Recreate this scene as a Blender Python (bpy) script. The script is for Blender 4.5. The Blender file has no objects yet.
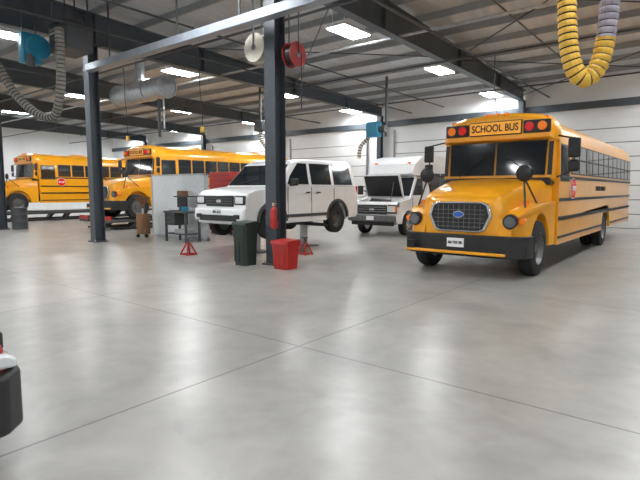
import bpy, bmesh, math, random
from mathutils import Vector, Matrix
random.seed(3)
S=bpy.context.scene
S.view_settings.view_transform='Standard'
S.view_settings.look='None'
S.view_settings.exposure=.22
# ---------------- materials ----------------
def mat(name,col,rough=.5,metal=0,noise=0,nscale=8,emit=0,coat=0,bump=0,bscale=40):
    m=bpy.data.materials.new(name); m.use_nodes=True
    nt=m.node_tree; b=nt.nodes['Principled BSDF']
    c=(*col,1)
    b.inputs['Base Color'].default_value=c
    b.inputs['Roughness'].default_value=rough
    b.inputs['Metallic'].default_value=metal
    if coat: 
        b.inputs['Coat Weight'].default_value=coat
        b.inputs['Coat Roughness'].default_value=.08
    if emit:
        b.inputs['Emission Color'].default_value=c
        b.inputs['Emission Strength'].default_value=emit
    if noise or bump:
        tc=nt.nodes.new('ShaderNodeTexCoord')
        n=nt.nodes.new('ShaderNodeTexNoise'); n.inputs['Scale'].default_value=nscale; n.inputs['Detail'].default_value=5
        nt.links.new(tc.outputs['Object'],n.inputs['Vector'])
        if noise:
            r=nt.nodes.new('ShaderNodeValToRGB')
            r.color_ramp.elements[0].position=.3; r.color_ramp.elements[1].position=.7
            r.color_ramp.elements[0].color=(*[max(0,x*(1-noise)) for x in col],1)
            r.color_ramp.elements[1].color=(*[min(1,x*(1+noise*.6)) for x in col],1)
            nt.links.new(n.outputs['Fac'],r.inputs['Fac']); nt.links.new(r.outputs['Color'],b.inputs['Base Color'])
        if bump:
            n2=nt.nodes.new('ShaderNodeTexNoise'); n2.inputs['Scale'].default_value=bscale
            nt.links.new(tc.outputs['Object'],n2.inputs['Vector'])
            bp=nt.nodes.new('ShaderNodeBump'); bp.inputs['Strength'].default_value=bump
            nt.links.new(n2.outputs['Fac'],bp.inputs['Height']); nt.links.new(bp.outputs['Normal'],b.inputs['Normal'])
    return m
YEL=mat('bus_yellow',(.90,.385,.008),.28,noise=.06,nscale=3,coat=.4)
WHT=mat('white_paint',(.86,.87,.88),.25,noise=.04,nscale=3,coat=.5)
BLK=mat('black_plastic',(.014,.014,.015),.45,noise=.3)
RUB=mat('tyre_rubber',(.018,.018,.018),.8,noise=.3,nscale=20)
GLS=mat('dark_glass',(.018,.022,.026),.06)
GLS2=mat('windshield_glass',(.05,.06,.065),.06)
CHR=mat('chrome',(.6,.6,.62),.18,metal=1)
ALU=mat('galvanised_steel',(.5,.52,.54),.4,metal=.7,noise=.15)
RAIL=mat('rail_aluminium',(.30,.33,.37),.4,metal=.3,noise=.1)
RIM=mat('rim_grey',(.16,.16,.16),.45,metal=.5,noise=.2)
COL=mat('column_paint',(.05,.06,.072),.45,noise=.15,nscale=5)
BEAM=mat('beam_paint',(.07,.085,.10),.5,noise=.15,nscale=3)
PURL=mat('purlin_paint',(.30,.31,.32),.5,noise=.1)
RED=mat('red_paint',(.42,.018,.014),.35,noise=.15)
REDL=mat('red_lens',(.6,.01,.008),.15,emit=.15)
AMB=mat('amber_lens',(.85,.2,.01),.15,emit=.1)
SIGN=mat('sign_amber',(.95,.42,.03),.4,emit=.2)
GRN=mat('dark_green_plastic',(.02,.035,.028),.5,noise=.2)
TEAL=mat('teal_paint',(.01,.2,.33),.4,noise=.1)
BLU=mat('badge_blue',(.02,.10,.42),.3)
DGR=mat('dark_grey_paint',(.06,.062,.066),.5,noise=.2)
LGR=mat('light_grey_panel',(.68,.70,.71),.5,noise=.06)
BGE=mat('beige_plastic',(.6,.57,.48),.5,noise=.1)
HOY=mat('hose_yellow',(.72,.43,.05),.5,noise=.15)
HOG=mat('hose_grey',(.2,.19,.16),.7,noise=.2)
HOP=mat('hose_lilac_grey',(.33,.3,.36),.6,noise=.2)
LAMP=mat('headlamp_lens',(.7,.72,.74),.08,metal=.3)
LAMP2=mat('headlamp_lens_dark',(.16,.17,.18),.2,metal=.3)
BRN=mat('brown_canvas',(.22,.11,.05),.8,noise=.3)
SEAM=mat('door_seam_grey',(.24,.25,.26),.6)
DIF=mat('lamp_diffuser',(.96,.985,1),.4,emit=70)
def ribmat(name,col,axis,scale,strength,rough=.5):
    m=mat(name,col,rough,noise=.07,nscale=.6); nt=m.node_tree; b=nt.nodes['Principled BSDF']
    tc=nt.nodes.new('ShaderNodeTexCoord'); w=nt.nodes.new('ShaderNodeTexWave'); w.bands_direction=axis
    w.inputs['Scale'].default_value=scale; nt.links.new(tc.outputs['Object'],w.inputs['Vector'])
    bp=nt.nodes.new('ShaderNodeBump'); bp.inputs['Strength'].default_value=strength; bp.inputs['Distance'].default_value=.03
    nt.links.new(w.outputs['Fac'],bp.inputs['Height']); nt.links.new(bp.outputs['Normal'],b.inputs['Normal'])
    return m
DECK=ribmat('roof_deck_metal',(.52,.54,.56),'X',1.0,.8)
WALL=ribmat('wall_panel_white',(.78,.79,.79),'X',.5,.35)
WALLY=ribmat('wall_panel_white_side',(.78,.79,.79),'Y',.5,.35)
DOOR=mat('door_panel_white',(.74,.75,.75),.4,noise=.04,nscale=1)
def floormat():
    m=bpy.data.materials.new('polished_concrete'); m.use_nodes=True; nt=m.node_tree; L=nt.links; N=nt.nodes
    b=N['Principled BSDF']; tc=N.new('ShaderNodeTexCoord')
    def noise(sc,det,dist=0,rg=.5):
        n=N.new('ShaderNodeTexNoise'); n.inputs['Scale'].default_value=sc; n.inputs['Detail'].default_value=det; n.inputs['Roughness'].default_value=rg
        n.inputs['Distortion'].default_value=dist; L.new(tc.outputs['Object'],n.inputs['Vector']); return n
    def mth(op,a,bv=None,cv=None):
        x=N.new('ShaderNodeMath'); x.operation=op
        for i,v in enumerate((a,bv,cv)):
            if v is None: continue
            if isinstance(v,(int,float)): x.inputs[i].default_value=v
            else: L.new(v,x.inputs[i])
        return x.outputs[0]
    n1=noise(.4,2); n2=noise(1.4,4,.6); n3=noise(5,4,.5)
    v=mth('ADD',mth('MULTIPLY',mth('SUBTRACT',n1.outputs['Fac'],.5),.6),mth('ADD',mth('MULTIPLY',mth('SUBTRACT',n2.outputs['Fac'],.5),.8),mth('MULTIPLY',mth('SUBTRACT',n3.outputs['Fac'],.5),.32)))
    v=mth('ADD',v,1.0)
    cb=N.new('ShaderNodeCombineXYZ')
    for i,k in enumerate((.325,.313,.288)): L.new(mth('MULTIPLY',v,k),cb.inputs[i])
    sp=N.new('ShaderNodeSeparateXYZ'); L.new(tc.outputs['Object'],sp.inputs[0])
    def joint(o,off):
        return mth('LESS_THAN',mth('ABSOLUTE',mth('WRAP',mth('ADD',o,off),2.0,-2.0)),.011)
    j=mth('MAXIMUM',joint(sp.outputs[0],3.3),joint(sp.outputs[1],-3.78))
    mx=N.new('ShaderNodeMix'); mx.data_type='RGBA'; L.new(mth('MULTIPLY',j,.6),mx.inputs[0]); L.new(cb.outputs[0],mx.inputs[6]); mx.inputs[7].default_value=(.06,.055,.05,1)
    L.new(mx.outputs[2],b.inputs['Base Color'])
    b.inputs['Roughness'].default_value=.29
    b.inputs['Specular IOR Level'].default_value=.42
    return m
FLOOR=floormat()
# ---------------- mesh helpers ----------------
def empty(name,loc=(0,0,0),rz=0):
    e=bpy.data.objects.new(name,None); S.collection.objects.link(e); e.location=loc; e.rotation_euler=(0,0,rz); e.empty_display_size=.2
    return e
def mk(name,verts,faces,mats,parent=None,bevel=0,smooth=True,midx=None,rot=None,loc=None,seg=2):
    me=bpy.data.meshes.new(name); bm=bmesh.new()
    vs=[bm.verts.new(v) for v in verts]
    for i,f in enumerate(faces):
        try:
            fc=bm.faces.new([vs[k] for k in f]); fc.material_index=midx[i] if midx else 0; fc.smooth=smooth
        except ValueError: pass
    bmesh.ops.recalc_face_normals(bm,faces=bm.faces)
    if smooth:
        for e in bm.edges:
            if len(e.link_faces)==2 and e.calc_face_angle(0)>.6: e.smooth=False
    bm.to_mesh(me); bm.free()
    if not isinstance(mats,(list,tuple)): mats=[mats]
    for m in mats: me.materials.append(m)
    o=bpy.data.objects.new(name,me); S.collection.objects.link(o)
    if parent: o.parent=parent
    if loc: o.location=loc
    if rot: o.rotation_euler=rot
    if bevel:
        b=o.modifiers.new('bevel','BEVEL'); b.width=bevel; b.segments=seg; b.limit_method='ANGLE'; b.angle_limit=.6
    return o
BF=[(0,1,3,2),(4,6,7,5),(0,4,5,1),(2,3,7,6),(0,2,6,4),(1,5,7,3)]
def bv(c,s):
    return [(c[0]+i*s[0]/2,c[1]+j*s[1]/2,c[2]+k*s[2]/2) for i in(-1,1) for j in(-1,1) for k in(-1,1)]
def box(name,c,s,m,p=None,bevel=0,rot=None):
    return mk(name,bv((0,0,0),s),BF,m,p,bevel,loc=c,rot=rot)
def boxes(name,lst,m,p=None,bevel=0,mi=None):
    V=[];F=[];M=[]
    for i,(c,s) in enumerate(lst):
        n=len(V); V+=bv(c,s); F+=[tuple(k+n for k in f) for f in BF]; M+=[mi[i] if mi else 0]*6
    return mk(name,V,F,m,p,bevel,midx=M)
def prism(name,pts,x0,x1,m,p=None,bevel=0):
    """pts (y,z); x0,x1 numbers or functions of z"""
    f0=x0 if callable(x0) else (lambda y,z:x0); f1=x1 if callable(x1) else (lambda y,z:x1)
    n=len(pts)
    V=[(f0(y,z),y,z) for y,z in pts]+[(f1(y,z),y,z) for y,z in pts]
    F=[tuple(range(n)),tuple(range(2*n-1,n-1,-1))]+[(i,(i+1)%n,n+(i+1)%n,n+i) for i in range(n)]
    return mk(name,V,F,m,p,bevel)
def loft(name,secs,m,p=None,bevel=0,cap=True):
    n=len(secs[0]); V=[v for s in secs for v in s]; F=[]
    for a in range(len(secs)-1):
        for i in range(n):
            j=(i+1)%n; F.append((a*n+i,a*n+j,(a+1)*n+j,(a+1)*n+i))
    if cap: F+=[tuple(range(n)),tuple(range((len(secs)-1)*n,len(secs)*n))]
    return mk(name,V,F,m,p,bevel)
def sym(half,y):
    """half profile [(x,z)] bottom->top centre"""
    r=[(x,y,z) for x,z in half]; l=[(-x,y,z) for x,z in reversed(half) if x>1e-6]
    return r+l
def cyl(name,a,b,r,m,p=None,n=16,r2=None):
    a=Vector(a);b=Vector(b);d=(b-a).normalized(); u=d.orthogonal().normalized(); w=d.cross(u); r2=r if r2 is None else r2
    V=[tuple(a+(u*math.cos(t)+w*math.sin(t))*r) for t in [2*math.pi*i/n for i in range(n)]]+[tuple(b+(u*math.cos(t)+w*math.sin(t))*r2) for t in [2*math.pi*i/n for i in range(n)]]
    F=[tuple(range(n)),tuple(range(n,2*n))]+[(i,(i+1)%n,n+(i+1)%n,n+i) for i in range(n)]
    return mk(name,V,F,m,p)
def lathe(name,prof,c,axis,m,p=None,n=32,closed=False):
    V=[];F=[];k=len(prof)
    for i in range(n):
        t=2*math.pi*i/n
        for r,h in prof:
            a,b=r*math.cos(t),r*math.sin(t)
            v={'x':(h,a,b),'y':(a,h,b),'z':(a,b,h)}[axis]
            V.append((c[0]+v[0],c[1]+v[1],c[2]+v[2]))
    for i in range(n):
        j=(i+1)%n
        for q in range(k if closed else k-1):
            F.append((i*k+q,i*k+(q+1)%k,j*k+(q+1)%k,j*k+q))
    return mk(name,V,F,m,p)
def crom(P,n=12):
    P=[Vector(p) for p in P]; P=[P[0]*2-P[1]]+P+[P[-1]*2-P[-2]]; out=[]
    for i in range(1,len(P)-2):
        for k in range(n):
            t=k/n; a,b,c,d=P[i-1],P[i],P[i+1],P[i+2]
            out.append(.5*((2*b)+(c-a)*t+(2*a-5*b+4*c-d)*t*t+(3*b-a-3*c+d)*t**3))
    out.append(P[-2]); return out
def hose(name,P,r,mats,p=None,step=.04,rib=.12,pat=(0,0,1,0),n=14,split=0):
    path=crom(P,20); L=[0]
    for i in range(1,len(path)): L.append(L[-1]+(path[i]-path[i-1]).length)
    N=max(2,int(L[-1]/step)); pts=[];k=0
    for i in range(N+1):
        s=L[-1]*i/N
        while k<len(L)-2 and L[k+1]<s: k+=1
        f=(s-L[k])/max(1e-6,L[k+1]-L[k]); pts.append(path[k].lerp(path[k+1],f))
    d=(pts[1]-pts[0]).normalized(); u=d.orthogonal().normalized(); V=[];F=[];M=[]
    K=len(pat)
    for i,q in enumerate(pts):
        d=((pts[min(i+1,N)]-pts[max(i-1,0)])).normalized(); u=(u-d*u.dot(d)).normalized(); w=d.cross(u)
        rr=r*(1+(rib*math.sin(math.pi*((i%K)/K)) if K>1 else 0))
        V+=[tuple(q+(u*math.cos(2*math.pi*j/n)+w*math.sin(2*math.pi*j/n))*rr) for j in range(n)]
    for i in range(N):
        for j in range(n):
            F.append((i*n+j,i*n+(j+1)%n,(i+1)*n+(j+1)%n,(i+1)*n+j)); M.append(2 if (split and i>N*split and pat[i%K]==0) else pat[i%K])
    F+=[tuple(range(n)),tuple(range(N*n,(N+1)*n))]; M+=[0,0]
    o=mk(name,V,F,mats,p,midx=M,smooth=False); return o
def quad(name,pts,m,p=None,th=.008):
    a,b,c=[Vector(q) for q in pts[:3]]; nn=(b-a).cross(c-a).normalized()*th
    V=[tuple(Vector(q)) for q in pts]+[tuple(Vector(q)-nn) for q in pts]; n=len(pts)
    F=[tuple(range(n)),tuple(range(n,2*n))]+[(i,(i+1)%n,n+(i+1)%n,n+i) for i in range(n)]
    return mk(name,V,F,m,p,smooth=False)
def arc(cy,cz,r,a0,a1,n=10):
    return [(cy+r*math.cos(math.radians(a0+(a1-a0)*i/n)),cz+r*math.sin(math.radians(a0+(a1-a0)*i/n))) for i in range(n+1)]
def wheel(tag,p,x,y,z,r,w,side,rimm=RIM):
    lathe(f'tyre_{tag}',[(r*.6,-w/2),(r*.88,-w/2),(r*.98,-w*.42),(r,-w*.3),(r,w*.3),(r*.98,w*.42),(r*.88,w/2),(r*.6,w/2)],(x,y,z),'x',RUB,p,closed=True,n=36)
    s=side; 
    lathe(f'rim_{tag}',[(.0,s*w*.25),(r*.16,s*w*.25),(r*.2,s*w*.1),(r*.42,s*w*.02),(r*.52,s*w*.12),(r*.58,s*w*.46),(r*.62,s*w*.47),(r*.62,-s*w*.4),(0,-s*w*.4)],(x,y,z),'x',rimm,p)
    for i in range(8):
        t=math.pi*i/4; q=(x+s*w*.05,y+r*.3*math.cos(t),z+r*.3*math.sin(t)); cyl(f'lug_{tag}_{i}',q,(q[0]+s*.04,q[1],q[2]),.018,CHR,p,n=6)
def text(name,body,size,loc,rot,m,p,bold=.012,sx=1):
    cu=bpy.data.curves.new(name,'FONT'); cu.body=body; cu.size=size; cu.align_x='CENTER'; cu.align_y='CENTER'; cu.extrude=.004; cu.offset=bold
    o=bpy.data.objects.new(name,cu); S.collection.objects.link(o)
    dg=bpy.context.evaluated_depsgraph_get(); me=bpy.data.meshes.new_from_object(o.evaluated_get(dg)); bpy.data.objects.remove(o)
    o=bpy.data.objects.new(name,me); S.collection.objects.link(o); me.materials.clear(); me.materials.append(m); o.parent=p; o.location=loc; o.rotation_euler=rot; o.scale=(sx,1,1)
    return o
# ---------------- room ----------------
X0,X1,Y0,Y1=-44,8,-9,24.5
def deckz(y): return 7.4-.042*max(y,0)
boxes('floor',[(((X0+X1)/2,(Y0+Y1)/2,-.1),(X1-X0+.6,Y1-Y0+.6,.2))],FLOOR)
box('wall_back',((X0+X1)/2,Y1+.1,3.3),(X1-X0+.4,.2,6.8),WALL)
box('wall_front',((X0+X1)/2,Y0-.1,3.8),(X1-X0+.4,.2,7.6),WALL)
box('wall_left',(X0-.1,(Y0+Y1)/2,3.8),(.2,Y1-Y0,7.6),WALLY)
box('wall_right',(X1+.1,(Y0+Y1)/2,3.8),(.2,Y1-Y0,7.6),WALLY)
loft('ceiling',[[(x,Y0-.2,7.4),(x,0,7.4),(x,Y1+.2,deckz(Y1+.2)),(x,Y1+.2,deckz(Y1)+.2),(x,0,7.6),(x,Y0-.2,7.6)] for x in (X0-.2,X1+.2)],DECK)
boxes('trim_back_girt',[(((X0+X1)/2,Y1-.06,5.25),(X1-X0,.12,.3))],BEAM)
boxes('baseboard_back',[((x,Y1-.02,.15),(1.8,.04,.3)) for x in (-7.45,-15.1,-22.9,-30.6,.35)],DGR)
pl=[]
y=-8.5
while y<24.3:
    z=deckz(y); pl.append((((X0+X1)/2,y,z-.1),(X1-X0,.015,.19))); pl.append((((X0+X1)/2,y+.03,z-.195),(X1-X0,.07,.012))); y+=1.5
boxes('roof_purlins',pl,PURL)
colx=[-38.4,-30.6,-22.9,-15.1,-7.45,.35]
def botz(y): return 5.95 if y<8 else 5.95-.25*(y-8)/16.5
for x in colx:
    def pr(top,bot):
        ys=[-8.9,0,8,24.4]
        return [(yy,top(yy)) for yy in ys]+[(yy,bot(yy)) for yy in reversed(ys)]
    e=empty('roof_beam',(x,0,0))
    for nm,hw,t,b in (('web',.008,lambda q:deckz(q)-.2,lambda q:botz(q)),('flange_bottom',.13,lambda q:botz(q)+.02,lambda q:botz(q)-.005),('flange_top',.13,lambda q:deckz(q)-.2,lambda q:deckz(q)-.225)):
        prism(nm,pr(t,b),-hw,hw,BEAM,e)
    boxes('stiffeners',[((0,yy,(deckz(yy)-.2+botz(yy))/2),(.24,.012,deckz(yy)-.2-botz(yy))) for yy in (3,7.65,7.95,12,17,21)],BEAM,e)
    for cy in (7.8,24.25):
        c=empty('steel_column',(x,cy,0)); h=botz(cy)-.01
        w=.30 if cy<10 else .25
        boxes('h_section',[((0,-w/2,h/2),(w,.02,h)),((0,w/2,h/2),(w,.02,h)),((0,0,h/2),(.014,w,h))],COL,c)
        boxes('base_plate',[((0,0,.015),(w+.14,w+.14,.03))],COL,c)
        if cy<10:
            boxes('haunch',[((0,0,h-.03),(.4,.5,.03))],COL,c)
            for i in (-1,1):
                for j in (-1,1): cyl('anchor_bolt',(i*.18,j*.18,.03),(i*.18,j*.18,.08),.015,ALU,c,n=6)
def rods(name,lst,m):
    e=empty(name)
    for i,(a,b,r) in enumerate(lst): cyl(f'rod_{i}',a,b,r,m,e,n=8)
    return e
XA,XB=X0+.1,X1-.1
rods('roof_brace_rods',[((-7.4,10,6.35),(.3,17,6.2),.02),((.3,10,6.35),(-7.4,17,6.2),.02),((-7.4,17,6.1),(.3,24,5.9),.02),((.3,17,6.1),(-7.4,24,5.9),.02),((-7.4,3,6.4),(.3,10,6.3),.02),((-15,10,6.35),(-7.5,17,6.2),.018),((-7.5,10,6.35),(-15,17,6.2),.018)],COL)
rods('ceiling_conduit_pipes',[((XA,9.4,5.75),(XB,9.4,5.75),.035),((XA,15.2,5.65),(XB,15.2,5.65),.03),((XA,20.5,5.6),(XB,20.5,5.6),.03),((-6.3,-8,5.9),(-6.3,24.4,5.75),.035),((-13.2,0,5.85),(-13.2,24.4,5.7),.03),((-19.5,0,5.85),(-19.5,24.4,5.7),.04),((-4.6,-8,6.3),(-4.6,24.4,6.1),.025),((-11.4,0,6.0),(-11.4,24.4,5.85),.03)],DGR)
rods('ceiling_galvanised_conduits',[((XA,4.9,6.3),(XB,4.9,6.3),.04),((XA,12.9,5.95),(XB,12.9,5.95),.04)],ALU)  # galvanised conduit runs under the roof, not sprinkler lines
k=1
for x in (-34.5,-26.8,-19,-11.3,-3.5,4.2):
    w=5.8
    e=empty(f'door_{k}',(x,Y1-.06,0)); k+=1
    boxes('sections',[((0,0,.3+.6*i),(w,.06,.56)) for i in range(8)],DOOR,e,bevel=.01)
    boxes('seams',[((0,-.015,.6*i),(w,.03,.045)) for i in range(1,8)],SEAM,e)
    boxes('ribs',[((0,-.035,.3+.6*i+d),(w-.1,.012,.03)) for i in range(8) for d in (-.12,.12)],DOOR,e)
    boxes('tracks',[((s*(w/2+.05),-.05,2.45),(.06,.1,4.9)) for s in (-1,1)],SEAM,e)
for x in (-40,-32.1,-24.3,-16.45,-8.55,-.7,5.5):
    for y in (-6,0,6,12,17.9,23.3):
        if x==5.5 and y>6: continue
        z=6.05 if y<20 else 5.95
        hz=deckz(y)-.2-z
        boxes('ceiling_light',[((x,y,z+.06),(.66,1.3,.08)),((x,y,z+.012),(.6,1.24,.012)),((x-.2,y-.5,z+.1+hz/2),(.012,.012,hz)),((x+.2,y-.5,z+.1+hz/2),(.012,.012,hz)),((x-.2,y+.5,z+.1+hz/2),(.012,.012,hz)),((x+.2,y+.5,z+.1+hz/2),(.012,.012,hz))],[WHT,DIF],mi=[0,1,0,0,0,0])
# ---------------- school bus ----------------
def school_bus(loc,L=11.3,ra=7.4,sc_=(1,1,1)):
    e=empty('school_bus',loc); e.scale=sc_
    prof=[(1.2,.95),(1.2,1.85),(1.175,2.52),(1.13,2.72),(1.0,2.88),(.78,2.99),(.42,3.07),(0,3.1)]
    def sc(k,dz): return [(x*k,z-dz*(z>2.4)) for x,z in prof]
    loft('body',[sym(prof,2.05),sym(prof,L-.25),sym(sc(.98,.03),L-.08),sym(sc(.93,.1),L)],YEL,e)
    box('floor_pan',(0,(2+L)/2,.93),(2.3,L-2.2,.06),BLK,e)
    box('chassis',(0,(L+.5)/2,.72),(1.0,L-1.2,.34),BLK,e)
    for s in (-1,1):
        P=[(2.05,.97),(2.05,.48),(ra-.62,.48)]+list(reversed(arc(ra,.52,.62,0,180,12)))+[(L-.1,.5),(L-.1,.97)]
        prism('skirt',P,s*1.14,s*1.2,YEL,e)
        for z in (.62,1.0,1.36,1.8):
            if z<.9:
                boxes('rub_rail',[((s*1.207,(2.1+ra-.65)/2,z),(.02,ra-.65-2.1,.05)),((s*1.207,(ra+.7+L-.2)/2,z),(.02,L-ra-.9,.05))],BLK,e)
            else: box('rub_rail',(s*1.207,(2.1+L-.15)/2,z),(.025,L-2.25,.06),BLK,e)
        def sq(nm,y0,y1,z0,z1,m,off=.006):
            fx=lambda z:s*(1.2-.025*(z-1.85)/.67+off)
            quad(nm,[(fx(z0),y0,z0),(fx(z0),y1,z0),(fx(z1),y1,z1),(fx(z1),y0,z1)],m,e,th=.012)
        n=int((L-3.2)/.72); pw=(L-3.15)/n
        sq('window_driver',2.14,2.86,1.72,2.45,BLK,.004); sq('glass_driver',2.18,2.82,1.76,2.41,GLS,.014)
        for i in range(n):
            y0=2.98+i*pw
            sq('window_frame',y0+.03,y0+pw-.03,1.87,2.5,BLK,.006); sq('window_glass',y0+.06,y0+pw-.06,1.9,2.17,GLS,.014); sq('window_glass',y0+.06,y0+pw-.06,2.2,2.47,GLS,.014)
        wheel('front',e,s*1.03,1.0,.5,.5,.27,s); wheel('rear_outer',e,s*1.03,ra,.5,.5,.25,s); wheel('rear_inner',e,s*.74,ra,.5,.5,.25,s)
        P=[(.13,.62),(.08,.82),(.12,1.05),(.3,1.2),(.7,1.28),(1.2,1.31),(1.98,1.34),(1.98,.5),(1.63,.5)]+arc(1.0,.52,.61,0,180,12)+[(.3,.55)]
        prism('fender',P,lambda y,z:s*.7,lambda y,z:s*(1.17 if y>.35 else 1.17-(.35-y)*.9),YEL,e,bevel=.07)
        cyl('headlight_bezel',(s*.9,.16,1.02),(s*.91,.055,1.01),.125,BLK,e,n=24); cyl('headlight',(s*.91,.06,1.01),(s*.912,.04,1.008),.095,LAMP2,e,n=24)
        cyl('turn_signal',(s*1.07,.3,1.03),(s*1.09,.13,1.02),.055,AMB,e)
        cyl('fender_light',(s*1.0,.62,1.28),(s*1.0,.62,1.36),.05,AMB,e)
        boxes('lamp_surround',[((s*.82,1.74,2.77),(.52,.05,.25))],BLK,e,bevel=.04)
        cyl('red_warning_lamp',(s*.69,1.75,2.77),(s*.69,1.68,2.77),.085,REDL,e,n=24); cyl('amber_warning_lamp',(s*.93,1.75,2.77),(s*.93,1.68,2.77),.085,AMB,e,n=24)
        box('side_marker',(s*.95,1.9,2.95),(.1,.08,.04),AMB,e)
        ell=[(0,-.06),(.08,-.055),(.12,-.03),(.13,0),(.11,.03),(0,.04)]
        lathe('cross_view_mirror',[(r*1.15,h) for r,h in ell],(s*.95,.62,1.84),'y',BLK,e)
        cyl('mirror_arm',(s*.95,.62,1.74),(s*1.04,.45,1.25),.018,BLK,e,n=8); cyl('mirror_arm',(s*.95,.64,1.76),(s*1.04,1.15,1.3),.018,BLK,e,n=8)
        box('side_mirror',(s*1.5,1.78,2.33),(.22,.08,.36),BLK,e,bevel=.03); box('side_mirror_convex',(s*1.5,1.78,2.0),(.2,.08,.22),BLK,e,bevel=.04)
        cyl('mirror_bracket',(s*1.5,1.8,2.5),(s*1.12,2.0,2.6),.016,BLK,e,n=8); cyl('mirror_bracket',(s*1.5,1.8,1.92),(s*1.15,2.05,1.8),.016,BLK,e,n=8); cyl('mirror_post',(s*1.5,1.81,1.9),(s*1.5,1.81,2.52),.016,BLK,e,n=8)
        for dz,m_ in ((2.75,REDL),(1.6,REDL),(1.3,AMB)): cyl('tail_lamp',(s*.9,L-.03,dz),(s*.9,L+.02,dz),.09,m_,e)
    def hs(y,w,zt,zb): return sym([(w,zb),(w,zt-.24),(w-.03,zt-.1),(w-.1,zt-.025),(w*.5,zt+.0),(0,zt+.015)],y)
    loft('hood',[hs(.1,.68,1.36,.72),hs(.16,.77,1.45,.68),hs(.32,.84,1.52,.65),hs(.9,.92,1.64,.65),(hs(1.4,1.0,1.72,.65)),hs(2.0,1.09,1.8,.65)],YEL,e,bevel=.02)
    g=[(-.56,1.3),(-.62,1.1),(-.5,.84),(-.4,.8),(.4,.8),(.5,.84),(.62,1.1),(.56,1.3),(.45,1.35),(-.45,1.35)]
    def gp(nm,k,y0,y1,m):
        cz=1.08; V=[(x*k,y0,cz+(z-cz)*k) for x,z in g]+[(x*k,y1,cz+(z-cz)*k) for x,z in g]; n=len(g)
        mk(nm,V,[tuple(range(n)),tuple(range(n,2*n))]+[(i,(i+1)%n,n+(i+1)%n,n+i) for i in range(n)],m,e,bevel=.01)
    gp('grille_surround',.97,.03,.14,CHR); gp('grille_mesh',.89,.022,.1,BLK)
    boxes('grille_bars',[((0,.018,.9+.075*i),(.84 if i<1 else .94,.02,.012)) for i in range(5)]+[((-.4+.1*i,.018,1.08),(.008,.02,.42)) for i in range(9)],RIM,e)
    def oval(nm,a,b,y,m):
        n=24; V=[(a*math.cos(2*math.pi*i/n),y,1.12+b*math.sin(2*math.pi*i/n)) for i in range(n)]+[(a*math.cos(2*math.pi*i/n),y+.03,1.12+b*math.sin(2*math.pi*i/n)) for i in range(n)]
        mk(nm,V,[tuple(range(n)),tuple(range(n,2*n))]+[(i,(i+1)%n,n+(i+1)%n,n+i) for i in range(n)],m,e)
    oval('badge_rim',.105,.06,-.002,CHR); oval('badge',.092,.048,-.008,BLU)
    bp=[(-1.2,.5),(-1.16,.2),(-.95,.03),(-.6,-.04),(.6,-.04),(.95,.03),(1.16,.2),(1.2,.5),(1.08,.5),(1.0,.25),(.6,.1),(-.6,.1),(-1.0,.25),(-1.08,.5)]
    n=len(bp); V=[(x,y,.38) for x,y in bp]+[(x,y,.76) for x,y in bp]
    mk('bumper',V,[tuple(range(n)),tuple(range(n,2*n))]+[(i,(i+1)%n,n+(i+1)%n,n+i) for i in range(n)],BLK,e,bevel=.02)
    box('crossing_arm',(-.05,-.085,.45),(1.9,.05,.05),YEL,e,bevel=.01); box('crossing_arm_mount',(-.9,-.07,.52),(.15,.07,.2),BLK,e)
    box('licence_plate',(-.02,-.055,.62),(.32,.02,.16),WHT,e); text('plate_text','86 935 SB',.065,(-.02,-.07,.62),(math.pi/2,0,0),BLK,e,.002)
    prism('windshield_frame',[(2.06,1.7),(1.78,1.76),(1.86,2.56),(2.06,2.56)],-1.13,1.13,YEL,e,bevel=.03)
    wy=lambda z:1.78+.08*(z-1.76)/.8
    quad('windshield_seal',[(-1.02,wy(1.8)-.0,1.8),(1.02,wy(1.8)-.0,1.8),(1.02,wy(2.52),2.52),(-1.02,wy(2.52),2.52)],BLK,e,th=.006)
    for s in (-1,1):
        a,b=sorted((s*.02,s*.99)); quad('windshield_pane',[(a,wy(1.84)-.008,1.84),(b,wy(1.84)-.008,1.84),(b,wy(2.5)-.008,2.5),(a,wy(2.5)-.008,2.5)],GLS,e,th=.01)
        a=s*1.03;b=s*1.115; quad('quarter_glass',[(a,wy(1.84)-.003,1.84),(b,wy(1.84)+.0,1.84),(b,wy(2.48)+.0,2.48),(a,wy(2.48)-.003,2.48)],BLK,e,th=.01)
        cyl('wiper',(s*.75,1.76,1.82),(s*.25,1.78,2.2),.01,BLK,e,n=6)
    box('cowl',(0,1.92,1.72),(2.2,.35,.14),BLK,e,bevel=.03)
    def cs(y,w,zb,zt):
        h=zt-zb; return sym([(w,zb),(w*.99,zb+h*.3),(w*.94,zb+h*.58),(w*.82,zb+h*.8),(w*.6,zb+h*.92),(w*.3,zb+h*.985),(0,zb+h)],y)
    loft('front_cap',[cs(1.74,1.06,2.56,2.98),cs(1.78,1.12,2.53,3.02),cs(1.9,1.16,2.52,3.08),cs(2.08,1.178,2.52,3.1),cs(2.2,1.18,2.52,3.105)],YEL,e)
    box('destination_sign',(0,1.73,2.78),(1.08,.03,.28),BLK,e,bevel=.01); box('sign_face',(0,1.705,2.78),(1.04,.03,.24),SIGN,e)
    text('sign_text','SCHOOL BUS',.2,(0,1.685,2.775),(math.pi/2,0,0),BLK,e,.004,sx=.8)
    for x in (-.18,0,.18): box('clearance_lamp',(x,1.85,3.06),(.08,.1,.05),AMB,e)
    box('roof_hatch',(0,4.6,3.11),(.6,.6,.06),YEL,e,bevel=.02); box('roof_hatch',(0,8.6,3.11),(.6,.6,.06),YEL,e,bevel=.02)
    o=[(1.23,3.15+.23*math.cos(math.pi/8+i*math.pi/4),1.58+.23*math.sin(math.pi/8+i*math.pi/4)) for i in range(8)]
    quad('stop_sign_border',o,WHT,e,th=.02)
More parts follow.
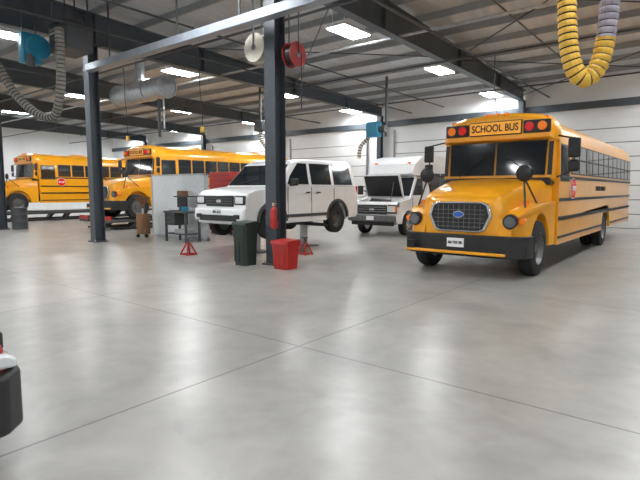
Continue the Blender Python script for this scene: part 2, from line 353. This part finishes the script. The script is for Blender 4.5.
    o=[(1.24,3.15+.21*math.cos(math.pi/8+i*math.pi/4),1.58+.21*math.sin(math.pi/8+i*math.pi/4)) for i in range(8)]
    quad('stop_sign',o,REDL,e,th=.015); text('stop_text','STOP',.13,(1.246,3.15,1.58),(math.pi/2,0,math.pi/2),WHT,e,.003)
    text('side_text','SCHOOL DISTRICT',.16,(1.206,6.4,1.58),(math.pi/2,0,math.pi/2),BLK,e,.002)
    boxes('service_door',[((-1.21,2.5,1.45),(.02,.72,1.9))],BLK,e)
    box('rear_bumper',(0,L+.08,.6),(2.36,.12,.25),BLK,e,bevel=.02)
    return e
school_bus((-3.76,8.78,0),L=11.9,ra=7.4,sc_=(1.01,1.02,1.035))
school_bus((-20.0,10.5,.40),L=10.5,sc_=(1,1,1.02))
school_bus((-29.0,9.3,.45),L=10.5)
def runway_lift(loc,h):
    e=empty('runway_lift',loc)
    for s in (-1,1):
        box('runway',(s*.92,4.3,h-.05),(.72,9.2,.1),DGR,e,bevel=.01)
        box('base_rail',(s*.92,4.3,.04),(.5,8.6,.08),BLK,e)
        box('wheel_stop',(s*.92,-.27,h+.08),(.7,.05,.16),RED,e)
        for y in (.6,3.2,5.8,8.0):
            prism('leg',[(y,.06),(y+.18,.06),(y+.45,h-.08),(y+.27,h-.08)],s*.92-.2,s*.92+.2,DGR,e)
    return e
runway_lift((-20.0,10.5,0),.40); runway_lift((-29.0,9.3,0),.45)
# ---------------- white van on lift ----------------
def van(loc):
    e=empty('white_minivan',loc); K=.86; e.scale=(1,K,1)
    r=.38; fa=.92; ra=3.95
    P=[(.06,.32),(.0,.5),(.0,.92),(.07,1.05),(.3,1.13),(.95,1.21),(1.35,1.25),(5.05,1.26),(5.12,1.0),(5.12,.5),(5.05,.36)]
    P+=[(ra+.52,.34)]+[((y-ra)/K+ra,z) for y,z in arc(ra,.38,.45,0,180,10)]+[(ra-.54,.32),(fa+.54,.32)]+[((y-fa)/K+fa,z) for y,z in arc(fa,.38,.45,0,180,10)]+[(fa-.54,.32)]
    hw=lambda y,z:(1.0-(.12*max(0,.5-y)/.5)-(.05 if z>1.22 else 0))
    prism('body',P,lambda y,z:-hw(y,z),hw,WHT,e,bevel=.05)
    gw=lambda z:.96-.13*(z-1.2)/.7
    G=[(1.15,1.2),(1.85,1.8),(2.05,1.9),(2.5,1.95),(4.75,1.96),(4.98,1.88),(5.11,1.22)]
    prism('greenhouse',G,lambda y,z:-gw(z),lambda y,z:gw(z),WHT,e,bevel=.05)
    def wp(z): return 1.15+.70*(z-1.2)/.6
    quad('windshield',[(-.88,wp(1.27)-.02,1.27),(.88,wp(1.27)-.02,1.27),(.78,wp(1.79)-.02,1.79),(-.78,wp(1.79)-.02,1.79)],GLS,e,th=.03)
    quad('rear_window',[(-.75,5.12,1.3),(.75,5.12,1.3),(.68,5.03,1.75),(-.68,5.03,1.75)],GLS,e,th=-.03)
    for s in (-1,1):
        def sq(nm,pts,m,off=.012): quad(nm,[(s*(gw(z)+off),y,z) for y,z in pts],m,e,th=.014)
        sq('window_front_door',[(1.6,1.29),(2.55,1.29),(2.55,1.83),(2.15,1.83),(1.74,1.5)],GLS)
        sq('window_rear_door',[(2.7,1.29),(3.68,1.29),(3.68,1.84),(2.7,1.84)],GLS)
        sq('window_cargo',[(3.84,1.29),(4.86,1.29),(4.76,1.84),(3.84,1.84)],GLS)
        for y in (1.55,2.62,3.76): box('door_seam',(s*1.0,y,.82),(.012,.014,.78),BLK,e)
        box('side_moulding',(s*1.005,2.42,.5),(.03,1.9,.08),DGR,e)
        for y in (2.45,2.95): box('door_handle',(s*1.01,y,1.08),(.04,.16,.035),BLK,e,bevel=.01)
        prism('wheel_arch_front',arc(fa,.38,.52,0,180,12)+arc(fa,.38,.44,180,0,12),s*.97,s*1.015,DGR,e)
        prism('wheel_arch_rear',arc(ra,.38,.52,0,180,12)+arc(ra,.38,.44,180,0,12),s*.97,s*1.015,DGR,e)
        wheel('front',e,s*.87,fa,.33,r,.23,s); wheel('rear',e,s*.87,ra,.33,r,.23,s)
        box('headlight_bezel',(s*.7,.02,.9),(.36,.1,.22),BLK,e,bevel=.03); box('headlight',(s*.7,-.01,.9),(.28,.06,.16),LAMP,e,bevel=.03)
        box('door_mirror',(s*1.12,1.68,1.34),(.2,.12,.18),BLK,e,bevel=.03); box('mirror_arm',(s*1.0,1.71,1.27),(.15,.05,.05),BLK,e)
        box('fog_lamp',(s*.68,-.1,.52),(.2,.06,.1),BLK,e,bevel=.02); box('tail_lamp',(s*.9,5.13,1.1),(.12,.05,.3),REDL,e)
    box('grille',(0,-.01,.88),(1.0,.05,.26),BLK,e,bevel=.02)
    boxes('grille_bars',[((0,-.035,.82+.06*i),(.94,.02,.012)) for i in range(3)],RIM,e); box('badge',(0,-.045,.88),(.16,.02,.08),CHR,e,bevel=.02)
    box('front_bumper',(0,-.02,.56),(1.8,.16,.3),WHT,e,bevel=.06); box('lower_intake',(0,-.1,.48),(1.3,.05,.14),BLK,e)
    box('licence_plate',(0,-.115,.62),(.3,.015,.14),LGR,e); text('plate_text','BPA 612',.08,(0,-.125,.62),(math.pi/2,0,0),BLK,e,.002)
    box('underbody',(0,2.6,.36),(1.5,4.4,.12),BLK,e); box('rear_bumper',(0,5.14,.5),(1.9,.12,.22),DGR,e,bevel=.03)
    cyl('wiper',(-.5,1.22,1.3),(.1,1.35,1.42),.01,BLK,e,n=6)
    for o in e.children:
        if o.name.startswith(('tyre','rim','lug','wheel_arch')):
            for v in o.data.vertices:
                c=fa if v.co.y<2.4 else ra
                v.co.y=(v.co.y-c)/K+c
    return e
van((-9.4,7.9,.46))
e=empty('vehicle_lift',(-9.4,7.7,0))
boxes('floor_plates',[((0,1.4,.015),(.7,.5,.03)),((0,3.3,.015),(.7,.5,.03))],DGR,e)
for yy in (1.4,3.3):
    cyl('piston',(0,yy,.03),(0,yy,.62),.11,ALU,e,n=20)
    box('bolster',(0,yy,.66),(.5,.25,.12),DGR,e,bevel=.02)
    for s in (-1,1):
        box('arm',(s*.55,yy,.64),(.75,.12,.09),DGR,e,bevel=.015); cyl('lift_pad',(s*.85,yy,.68),(s*.85,yy,.77),.08,BLK,e)
def stand(loc):
    e=empty('jack_stand',loc)
    for i in range(4):
        t=math.pi/4+i*math.pi/2; cyl('leg',(.2*math.cos(t),.2*math.sin(t),0.01),(.04*math.cos(t),.04*math.sin(t),.3),.02,RED,e,n=8)
    cyl('ratchet_post',(0,0,.26),(0,0,.42),.03,DGR,e); box('saddle',(0,0,.43),(.14,.08,.03),DGR,e)
    boxes('foot_ring',[((s*.14,0,.03),(.02,.3,.03)) for s in(-1,1)]+[((0,s*.14,.03),(.3,.02,.03)) for s in(-1,1)],RED,e)
for q in ((-8.0,9.4,0),(-10.2,7.55,0)): stand(q)
# ---------------- shuttle bus ----------------
def shuttle(loc):
    e=empty('shuttle_bus',loc)
    L=6.9; fa=.85; ra=4.9
    P=[(.08,.45),(.0,.6),(.0,1.12),(.06,1.2),(.16,1.2),(.18,1.02),(.85,1.02),(.88,1.3),(.95,1.33),(2.0,1.36),(2.0,.42),(fa+.48,.42)]+arc(fa,.42,.47,0,180,10)+[(fa-.48,.45)]
    prism('cab_lower',P,-.98,.98,WHT,e,bevel=.02)
    for s in (-1,1): prism('wing_top',[(.0,1.0),(.0,1.1),(.1,1.2),(.95,1.31),(.95,1.0)],s*.74,s*.98,WHT,e,bevel=.02)
    boxes('engine',[((0,.5,1.07),(1.4,.6,.1)),((-.1,.55,1.16),(.55,.4,.16)),((.45,.45,1.14),(.3,.3,.14)),((-.55,.4,1.13),(.2,.25,.14))],BLK,e,bevel=.02)
    cyl('air_intake_pipe',(-.3,.4,1.26),(.5,.4,1.22),.05,DGR,e)
    prism('raised_hood',[(.86,1.32),(.9,1.36),(.66,2.02),(.56,2.16),(.5,2.14),(.6,1.98)],-.76,.76,WHT,e,bevel=.015)
    quad('hood_underside',[(-.72,.80,1.38),(.72,.80,1.38),(.70,.50,2.1),(-.70,.50,2.1)],BLK,e,th=.012)
    cyl('hood_prop',(.6,.2,1.2),(.5,.6,1.9),.012,DGR,e,n=8)
    prism('cab_upper',[(.95,1.3),(1.5,2.1),(2.0,2.12),(2.0,1.3)],lambda y,z:-(.96-.1*(z-1.34)),lambda y,z:.96-.1*(z-1.34),WHT,e,bevel=.03)
    quad('windshield',[(-.9,1.02-.015,1.4),(.9,1.02-.015,1.4),(.84,1.47,2.06),(-.84,1.47,2.06)],GLS,e,th=.03)
    B=[(1.95,.42),(1.95,2.12),(1.3,2.12),(1.2,2.2),(1.35,2.55),(1.75,2.8),(2.3,2.88),(L-.1,2.9),(L,2.8),(L,.42),(ra+.48,.42)]+arc(ra,.42,.47,0,180,10)+[(ra-.48,.42)]
    bw=lambda y,z:1.15-(.12 if z>2.7 else 0)-(.32*max(0,2.0-y)) 
    prism('coach_body',B,lambda y,z:-bw(y,z),bw,WHT,e,bevel=.05)
    for s in (-1,1):
        quad('door_glass',[(s*.975,1.15,1.42),(s*.975,1.9,1.42),(s*.93,1.9,2.02),(s*.93,1.58,2.02)],GLS,e,th=.04)
        for i in range(5): box('side_window',(s*1.155,2.5+i*.88,1.85),(.02,.78,.75),GLS,e,bevel=.008)
        box('stripe',(s*1.155,4.4,1.2),(.012,4.7,.08),DGR,e)
        box('door_seam',(s*.985,1.1,.95),(.012,.014,.75),BLK,e); box('door_handle',(s*.99,1.75,1.15),(.03,.14,.03),BLK,e)
        wheel('front',e,s*.86,fa,.38,.38,.24,s,CHR); wheel('rear',e,s*1.0,ra,.38,.38,.24,s,CHR)
        box('headlight_bezel',(s*.8,-.01,.95),(.36,.05,.3),BLK,e,bevel=.02); box('headlight',(s*.78,-.03,.95),(.27,.06,.21),LAMP,e,bevel=.02); box('turn_signal',(s*.94,-.0,.95),(.06,.09,.2),AMB,e)
        box('door_mirror',(s*1.25,1.1,1.6),(.2,.1,.34),BLK,e,bevel=.02); cyl('mirror_arm',(s*1.25,1.12,1.6),(s*.93,1.4,1.5),.02,BLK,e)
        box('clearance_lamp',(s*.7,1.32,2.58),(.1,.06,.05),AMB,e)
    box('grille',(0,-.02,.93),(1.2,.05,.32),BLK,e,bevel=.02)
    boxes('grille_bars',[((0,-.045,.85+.08*i),(1.16,.02,.012)) for i in range(3)],CHR,e); box('badge',(0,-.055,.93),(.2,.02,.09),CHR,e,bevel=.02)
    box('front_bumper',(0,-.07,.62),(1.9,.18,.22),RIM,e,bevel=.03); box('air_dam',(0,0,.45),(1.7,.1,.16),BLK,e)
    box('licence_plate',(0,-.165,.63),(.3,.01,.14),WHT,e)
    box('chassis',(0,3.5,.5),(1.4,6.2,.2),BLK,e); box('rear_bumper',(0,L+.05,.5),(2.2,.1,.2),BLK,e)
    return e
shuttle((-9.55,14.9,0))
# ---------------- red car, lower-left ----------------
def car(loc,rz):
    e=empty('red_car',loc,rz); fa=.85; ra=3.5
    P=[(.12,.24),(.06,.5),(.08,.72),(.3,.82),(1.3,.95),(4.5,.98),(4.6,.6),(4.5,.25),(ra+.4,.22)]+arc(ra,.32,.38,0,180,10)+[(ra-.4,.2),(fa+.4,.2)]+arc(fa,.32,.38,0,180,10)+[(fa-.4,.24)]
    hw=lambda y,z:.92-(.16*max(0,.5-y)/.5)
    prism('body',P,lambda y,z:-hw(y,z),hw,RED,e,bevel=.04)
    gw=lambda z:.84-.24*(z-.95)/.5
    prism('greenhouse',[(1.2,.93),(2.0,1.42),(2.6,1.47),(3.5,1.43),(4.3,.96)],lambda y,z:-gw(z),lambda y,z:gw(z),RED,e,bevel=.04)
    quad('windshield',[(-.72,1.3,1.02),(.72,1.3,1.02),(.62,1.88,1.38),(-.62,1.88,1.38)],GLS2,e,th=.03)
    for s in (-1,1):
        quad('side_glass',[(s*(gw(1.0)+.01),1.65,1.0),(s*(gw(1.0)+.01),3.9,1.0),(s*(gw(1.38)+.01),3.45,1.38),(s*(gw(1.38)+.01),2.1,1.38)],GLS,e,th=.01)
        wheel('front',e,s*.82,fa,.32,.32,.2,s); wheel('rear',e,s*.82,ra,.32,.32,.2,s)
        prism('headlight',[(.02,.57),(.02,.63),(.08,.67),(.26,.68),(.24,.6)],s*.5,lambda y,z:s*(.95-.16*max(0,.5-y)/.5),LAMP,e,bevel=.02)
        box('door_mirror',(s*.98,1.7,1.0),(.18,.1,.12),RED,e,bevel=.02)
    bp=[(-.93,.46),(-.9,.12),(-.78,.0),(-.4,-.07),(.4,-.07),(.78,.0),(.9,.12),(.93,.46),(.8,.46),(-.8,.46)]
    n=len(bp); V=[(x,y,.22) for x,y in bp]+[(x,y,.57) for x,y in bp]
    mk('bumper',V,[tuple(range(n)),tuple(range(n,2*n))]+[(i,(i+1)%n,n+(i+1)%n,n+i) for i in range(n)],BLK,e,bevel=.03)
    box('grille',(0,.0,.65),(.9,.06,.12),BLK,e,bevel=.02)
    return e
car((-3.94,1.13,0),math.pi)
# ---------------- clutter ----------------
def bin_(name,loc,w,d,h,m,lid=False):
    e=empty(name,loc)
    def rr(z,k,t=0): 
        a,b=w/2*k-t,d/2*k-t; c=.05
        return [(a,-b+c,z),(a,b-c,z),(a-c,b,z),(-a+c,b,z),(-a,b-c,z),(-a,-b+c,z),(-a+c,-b,z),(a-c,-b,z)]
    loft('tub',[rr(.0,.86),rr(h*.93,1),rr(h*.93,1.06),rr(h,1.06),rr(h,1,.02),rr(h*.9,1,.03),rr(.04,.8,.03)],m,e)
    boxes('ribs',[((s*w*.28,-d/2*.93-.0,h*.45),(.03,.03,h*.7)) for s in(-1,0,1)],m,e)
    if lid:
        prism('lid',[(-d*.52,h),(d*.52,h),(d*.4,h+.08),(-d*.45,h+.06)],-w*.52,w*.52,m,e,bevel=.01)
    return e
bin_('trash_bin',(-7.93,7.35,0),.42,.42,.86,GRN,True)
bin_('red_bin',(-6.9,7.5,0),.44,.44,.52,RED,True)
e=empty('fire_extinguisher',(-7.2,7.48,1.05))
lathe('cylinder',[(0,-.25),(.07,-.24),(.085,-.2),(.085,.1),(.06,.17),(.025,.2),(.025,.23),(0,.23)],(0,0,0),'z',RED,e,n=20)
box('valve',(0,0,.26),(.05,.05,.06),CHR,e); box('handle',(.05,0,.3),(.14,.03,.02),BLK,e); hose('discharge_hose',[(0,0,.26),(.1,-.02,.25),(.13,-.03,.1),(.12,-.03,-.1)],.012,[BLK],e,pat=(0,)); box('bracket',(-.05,.08,0),(.1,.08,.05),BLK,e)
def reel(loc,axis,m,r=.26,top=1.3):
    e=empty('hose_reel',loc); 
    for s in (-1,1): lathe('flange',[(0,s*.09),(r,s*.09),(r,s*.11),(0,s*.11)],(0,0,0),axis,m,e,n=28)
    lathe('wound_hose',[(r*.4,-.085),(r*.85,-.085),(r*.85,.085),(r*.4,.085)],(0,0,0),axis,BLK if m is RED else BGE,e,closed=True)
    lathe('hub',[(0,-.13),(.06,-.13),(.06,.13),(0,.13)],(0,0,0),axis,CHR,e)
    for s in (-1,1):
        a=(0,s*.13,0) if axis=='y' else (s*.13,0,0)
        cyl('hanger',a,(a[0],a[1],top),.015,DGR,e,n=8)
    hose('dropped_hose',[(r*.8,0,0),(r*.82,0,-.4),(r*.8,0,-1.1)],.012,[BLK],e,pat=(0,))
    return e
reel((-7.95,7.8,4.62),'y',BGE,.3,1.28)
reel((-7.0,7.9,4.35),'x',RED,.25,1.55)
reel((-22.3,7.5,5.1),'y',RED,.28,.85)
e=empty('exhaust_rail',(0,7.25,5.02))
boxes('aluminium_profile',[((-5.6,0,0),(17.2,.16,.2)),((-5.6,-.1,-.08),(17.2,.03,.03)),((-5.6,.1,-.08),(17.2,.03,.03))],RAIL,e)
boxes('hanger_rods',[((x,0,1.1),(.03,.03,2.0)) for x in (-13,-10,-7.9,-4,-1,2)],DGR,e)
e=empty('exhaust_hose',(0,0,0))
hose('ribbed_tube',[(-1.46,6.0,5.7),(-1.46,6.0,4.9),(-1.43,6.0,3.9),(-1.37,6.0,3.1),(-1.25,6.08,2.8),(-1.1,6.18,2.97),(-1.04,6.2,3.6),(-1.02,6.2,4.9),(-1.02,6.2,5.7)],.088,[HOY,BLK,HOP],e,step=.014,pat=(0,0,0,0,1),split=.58)
cyl('header_pipe',(.2,6.1,5.75),(-1.65,6.1,5.75),.12,ALU,e)
e=empty('exhaust_hose',(0,0,0))
hose('ribbed_tube',[(-15.95,4.7,5.8),(-15.5,4.9,5.5),(-15.06,5.23,4.9),(-14.7,5.5,4.15),(-14.2,5.8,3.62),(-13.65,6.0,3.5),(-13.25,6.0,3.95),(-13.1,6.0,4.7),(-13.1,6.0,5.6)],.1,[HOG,BLK],e,step=.025,pat=(0,0,0,1))
e=empty('ventilation_blower',(-14.85,6.0,5.4))
box('motor_housing',(0,0,0),(.3,.5,.8),TEAL,e,bevel=.04); lathe('fan_scroll',[(0,-.12),(.3,-.12),(.3,.12),(0,.12)],(.25,.1,0),'x',TEAL,e); cyl('outlet',(.25,-.1,-.2),(.25,-.1,-.5),.1,DGR,e)
boxes('hangers',[((-.1,.2,.9),(.03,.03,1.1)),((.1,-.2,.9),(.03,.03,1.1))],DGR,e)
e=empty('unit_heater',(-13.75,6.6,5.6))
box('casing',(0,0,0),(1.0,.7,.75),DGR,e,bevel=.02); boxes('louvres',[((0,-.37,-.25+.1*i),(.85,.04,.02)) for i in range(6)],COL,e); boxes('hangers',[((s*.35,t*.3,.78),(.03,.03,.85)) for s in(-1,1) for t in(-1,1)],DGR,e)
e=empty('ventilation_duct',(0,0,0))
cyl('main_duct',(-19.4,11.2,5.4),(-16.2,11.2,5.4),.4,ALU,e,n=28)
for x in (-19.4,-18.3,-17.3,-16.2): lathe('duct_collar',[(.39,-.04),(.43,-.04),(.43,.04),(.39,.04)],(x,11.2,5.4),'x',ALU,e,closed=True)
cyl('riser',(-17.9,11.2,5.6),(-17.9,11.2,6.85),.2,ALU,e); cyl('drop',(-16.7,11.2,5.2),(-16.7,11.2,3.6),.06,DGR,e); cyl('drop',(-16.4,11.2,5.2),(-16.4,11.2,3.9),.03,ALU,e)
e=empty('exhaust_fan',(-11.9,18.6,4.2)); box('motor_housing',(0,0,0),(.6,.4,.65),TEAL,e,bevel=.05); cyl('outlet',(.3,0,0),(.6,0,0),.15,DGR,e); cyl('mast',(.5,.2,-.3),(.5,.2,2.2),.06,DGR,e)
hose('suction_hose',[(-.25,0,-.3),(-.6,-.1,-.7),(-.7,-.1,-1.2)],.09,[BGE,BLK],e,pat=(0,0,1))
e=empty('exhaust_fan',(-17.2,17.0,4.6)); box('motor_housing',(0,0,0),(.5,.4,.5),DGR,e,bevel=.05); cyl('mast',(.0,.0,.2),(.0,.0,1.9),.06,DGR,e); hose('suction_hose',[(.0,0,-.2),(.2,-.1,-.7),(.6,-.1,-1.1)],.1,[BGE,BLK],e,pat=(0,0,1))
for q in ((-12.0,9.4,5.7),(-5.5,15.2,5.6),(-16.0,9.4,5.7)):
    e=empty('drop_cord',q); hose('cord',[(0,0,0),(.02,0,-1),(.12,0,-1.8),(.1,0,-2.3)],.012,[BLK],e,pat=(0,)); box('socket_box',(.1,0,-2.35),(.1,.08,.16),HOY,e)
# partition, workbench, cabinets
e=empty('partition_panel',(-14.1,10.1,0))
boxes('panel',[((0,0,1.06),(2.9,.08,2.05))],LGR,e,bevel=.01); boxes('frame',[((s*1.46,0,1.06),(.05,.12,2.12)) for s in(-1,1)]+[((0,0,2.1),(2.97,.12,.05)),((0,0,.04),(2.97,.14,.08))],ALU,e)
e=empty('workbench',(-13.1,9.5,0))
boxes('legs',[((s*.5,t*.25,.45),(.06,.06,.9)) for s in(-1,1) for t in(-1,1)],DGR,e); box('top',(0,0,.93),(1.15,.62,.06),DGR,e,bevel=.01); box('lower_shelf',(0,0,.25),(1.05,.55,.04),DGR,e)
boxes('drawer_case',[((-.28,0,.7),(.45,.5,.38))],DGR,e,bevel=.01); boxes('drawer_handles',[((-.28,-.26,.6+.15*i),(.3,.02,.02)) for i in range(2)],CHR,e)
box('upper_shelf',(0,.2,1.4),(1.1,.25,.04),DGR,e); boxes('shelf_posts',[((s*.5,.28,1.18),(.04,.04,.5)) for s in(-1,1)],DGR,e)
boxes('parts_boxes',[((.3,.2,1.5),(.25,.2,.16)),((.3,.1,1.0),(.2,.2,.1)),((.1,0,.33),(.5,.4,.12))],ALU,e,bevel=.01); box('vice',(.4,-.2,1.03),(.12,.2,.14),TEAL,e,bevel=.02)
box('monitor',(-.15,.12,1.22),(.5,.04,.32),BLK,e,bevel=.01); box('monitor_stand',(-.15,.14,1.02),(.06,.04,.14),BLK,e); box('monitor_foot',(-.15,.1,.97),(.22,.16,.02),BLK,e); box('keyboard',(-.15,-.15,.97),(.42,.14,.02),BLK,e)
boxes('cardboard_box',[((-.2,.2,1.5),(.35,.22,.16))],BRN,e)
e=empty('tool_cabinet',(-14.2,12.2,0))
box('lower_cabinet',(0,0,.68),(1.3,.6,1.1),RED,e,bevel=.02); box('top_chest',(0,.03,1.75),(1.25,.52,1.0),RED,e,bevel=.02)
boxes('drawer_seams',[((0,-.305,.3+.18*i),(1.2,.012,.012)) for i in range(6)]+[((0,-.235,1.4+.18*i),(1.15,.012,.012)) for i in range(5)],BLK,e)
boxes('drawer_pulls',[((0,-.31,.38+.18*i),(.9,.02,.02)) for i in range(5)],CHR,e)
for s in(-1,1):
    for t in(-1,1): cyl('caster',(s*.5-.03,t*.2,.065),(s*.5+.03,t*.2,.065),.065,BLK,e); box('caster_fork',(s*.5,t*.2,.11),(.04,.06,.06),ALU,e)
e=empty('steel_drum',(-22.55,8.35,0))
lathe('shell',[(0,.0),(.29,0),(.3,.02),(.29,.04),(.29,.29),(.3,.31),(.29,.33),(.29,.57),(.3,.59),(.29,.61),(.29,.86),(.3,.88),(.28,.87),(.0,.86)],(0,0,0),'z',DGR,e)
e=empty('oil_drain_cart',(-15.3,9.5,0))
cyl('tank',(0,0,.12),(0,0,.8),.22,BRN,e,n=24); lathe('funnel',[(.03,.95),(.05,1.1),(.26,1.35),(.27,1.36)],(0,0,0),'z',BRN,e); cyl('stem',(0,0,.78),(0,0,1.1),.035,ALU,e)
for t in (0,2.1,4.2): cyl('caster',(.18*math.cos(t)-.02,.18*math.sin(t),.06),(.18*math.cos(t)+.02,.18*math.sin(t),.06),.06,BLK,e)
# ---------------- world & camera ----------------
w=bpy.data.worlds.new('World'); S.world=w; w.use_nodes=True; w.node_tree.nodes['Background'].inputs[0].default_value=(.6,.65,.7,1); w.node_tree.nodes['Background'].inputs[1].default_value=.3
cam=bpy.data.cameras.new('camera'); co=bpy.data.objects.new('camera',cam); S.collection.objects.link(co); S.camera=co
cam.sensor_width=36; cam.lens=28.1; co.location=(0,0,1.6); co.rotation_euler=(math.radians(90-5.7),0,math.radians(38.65))
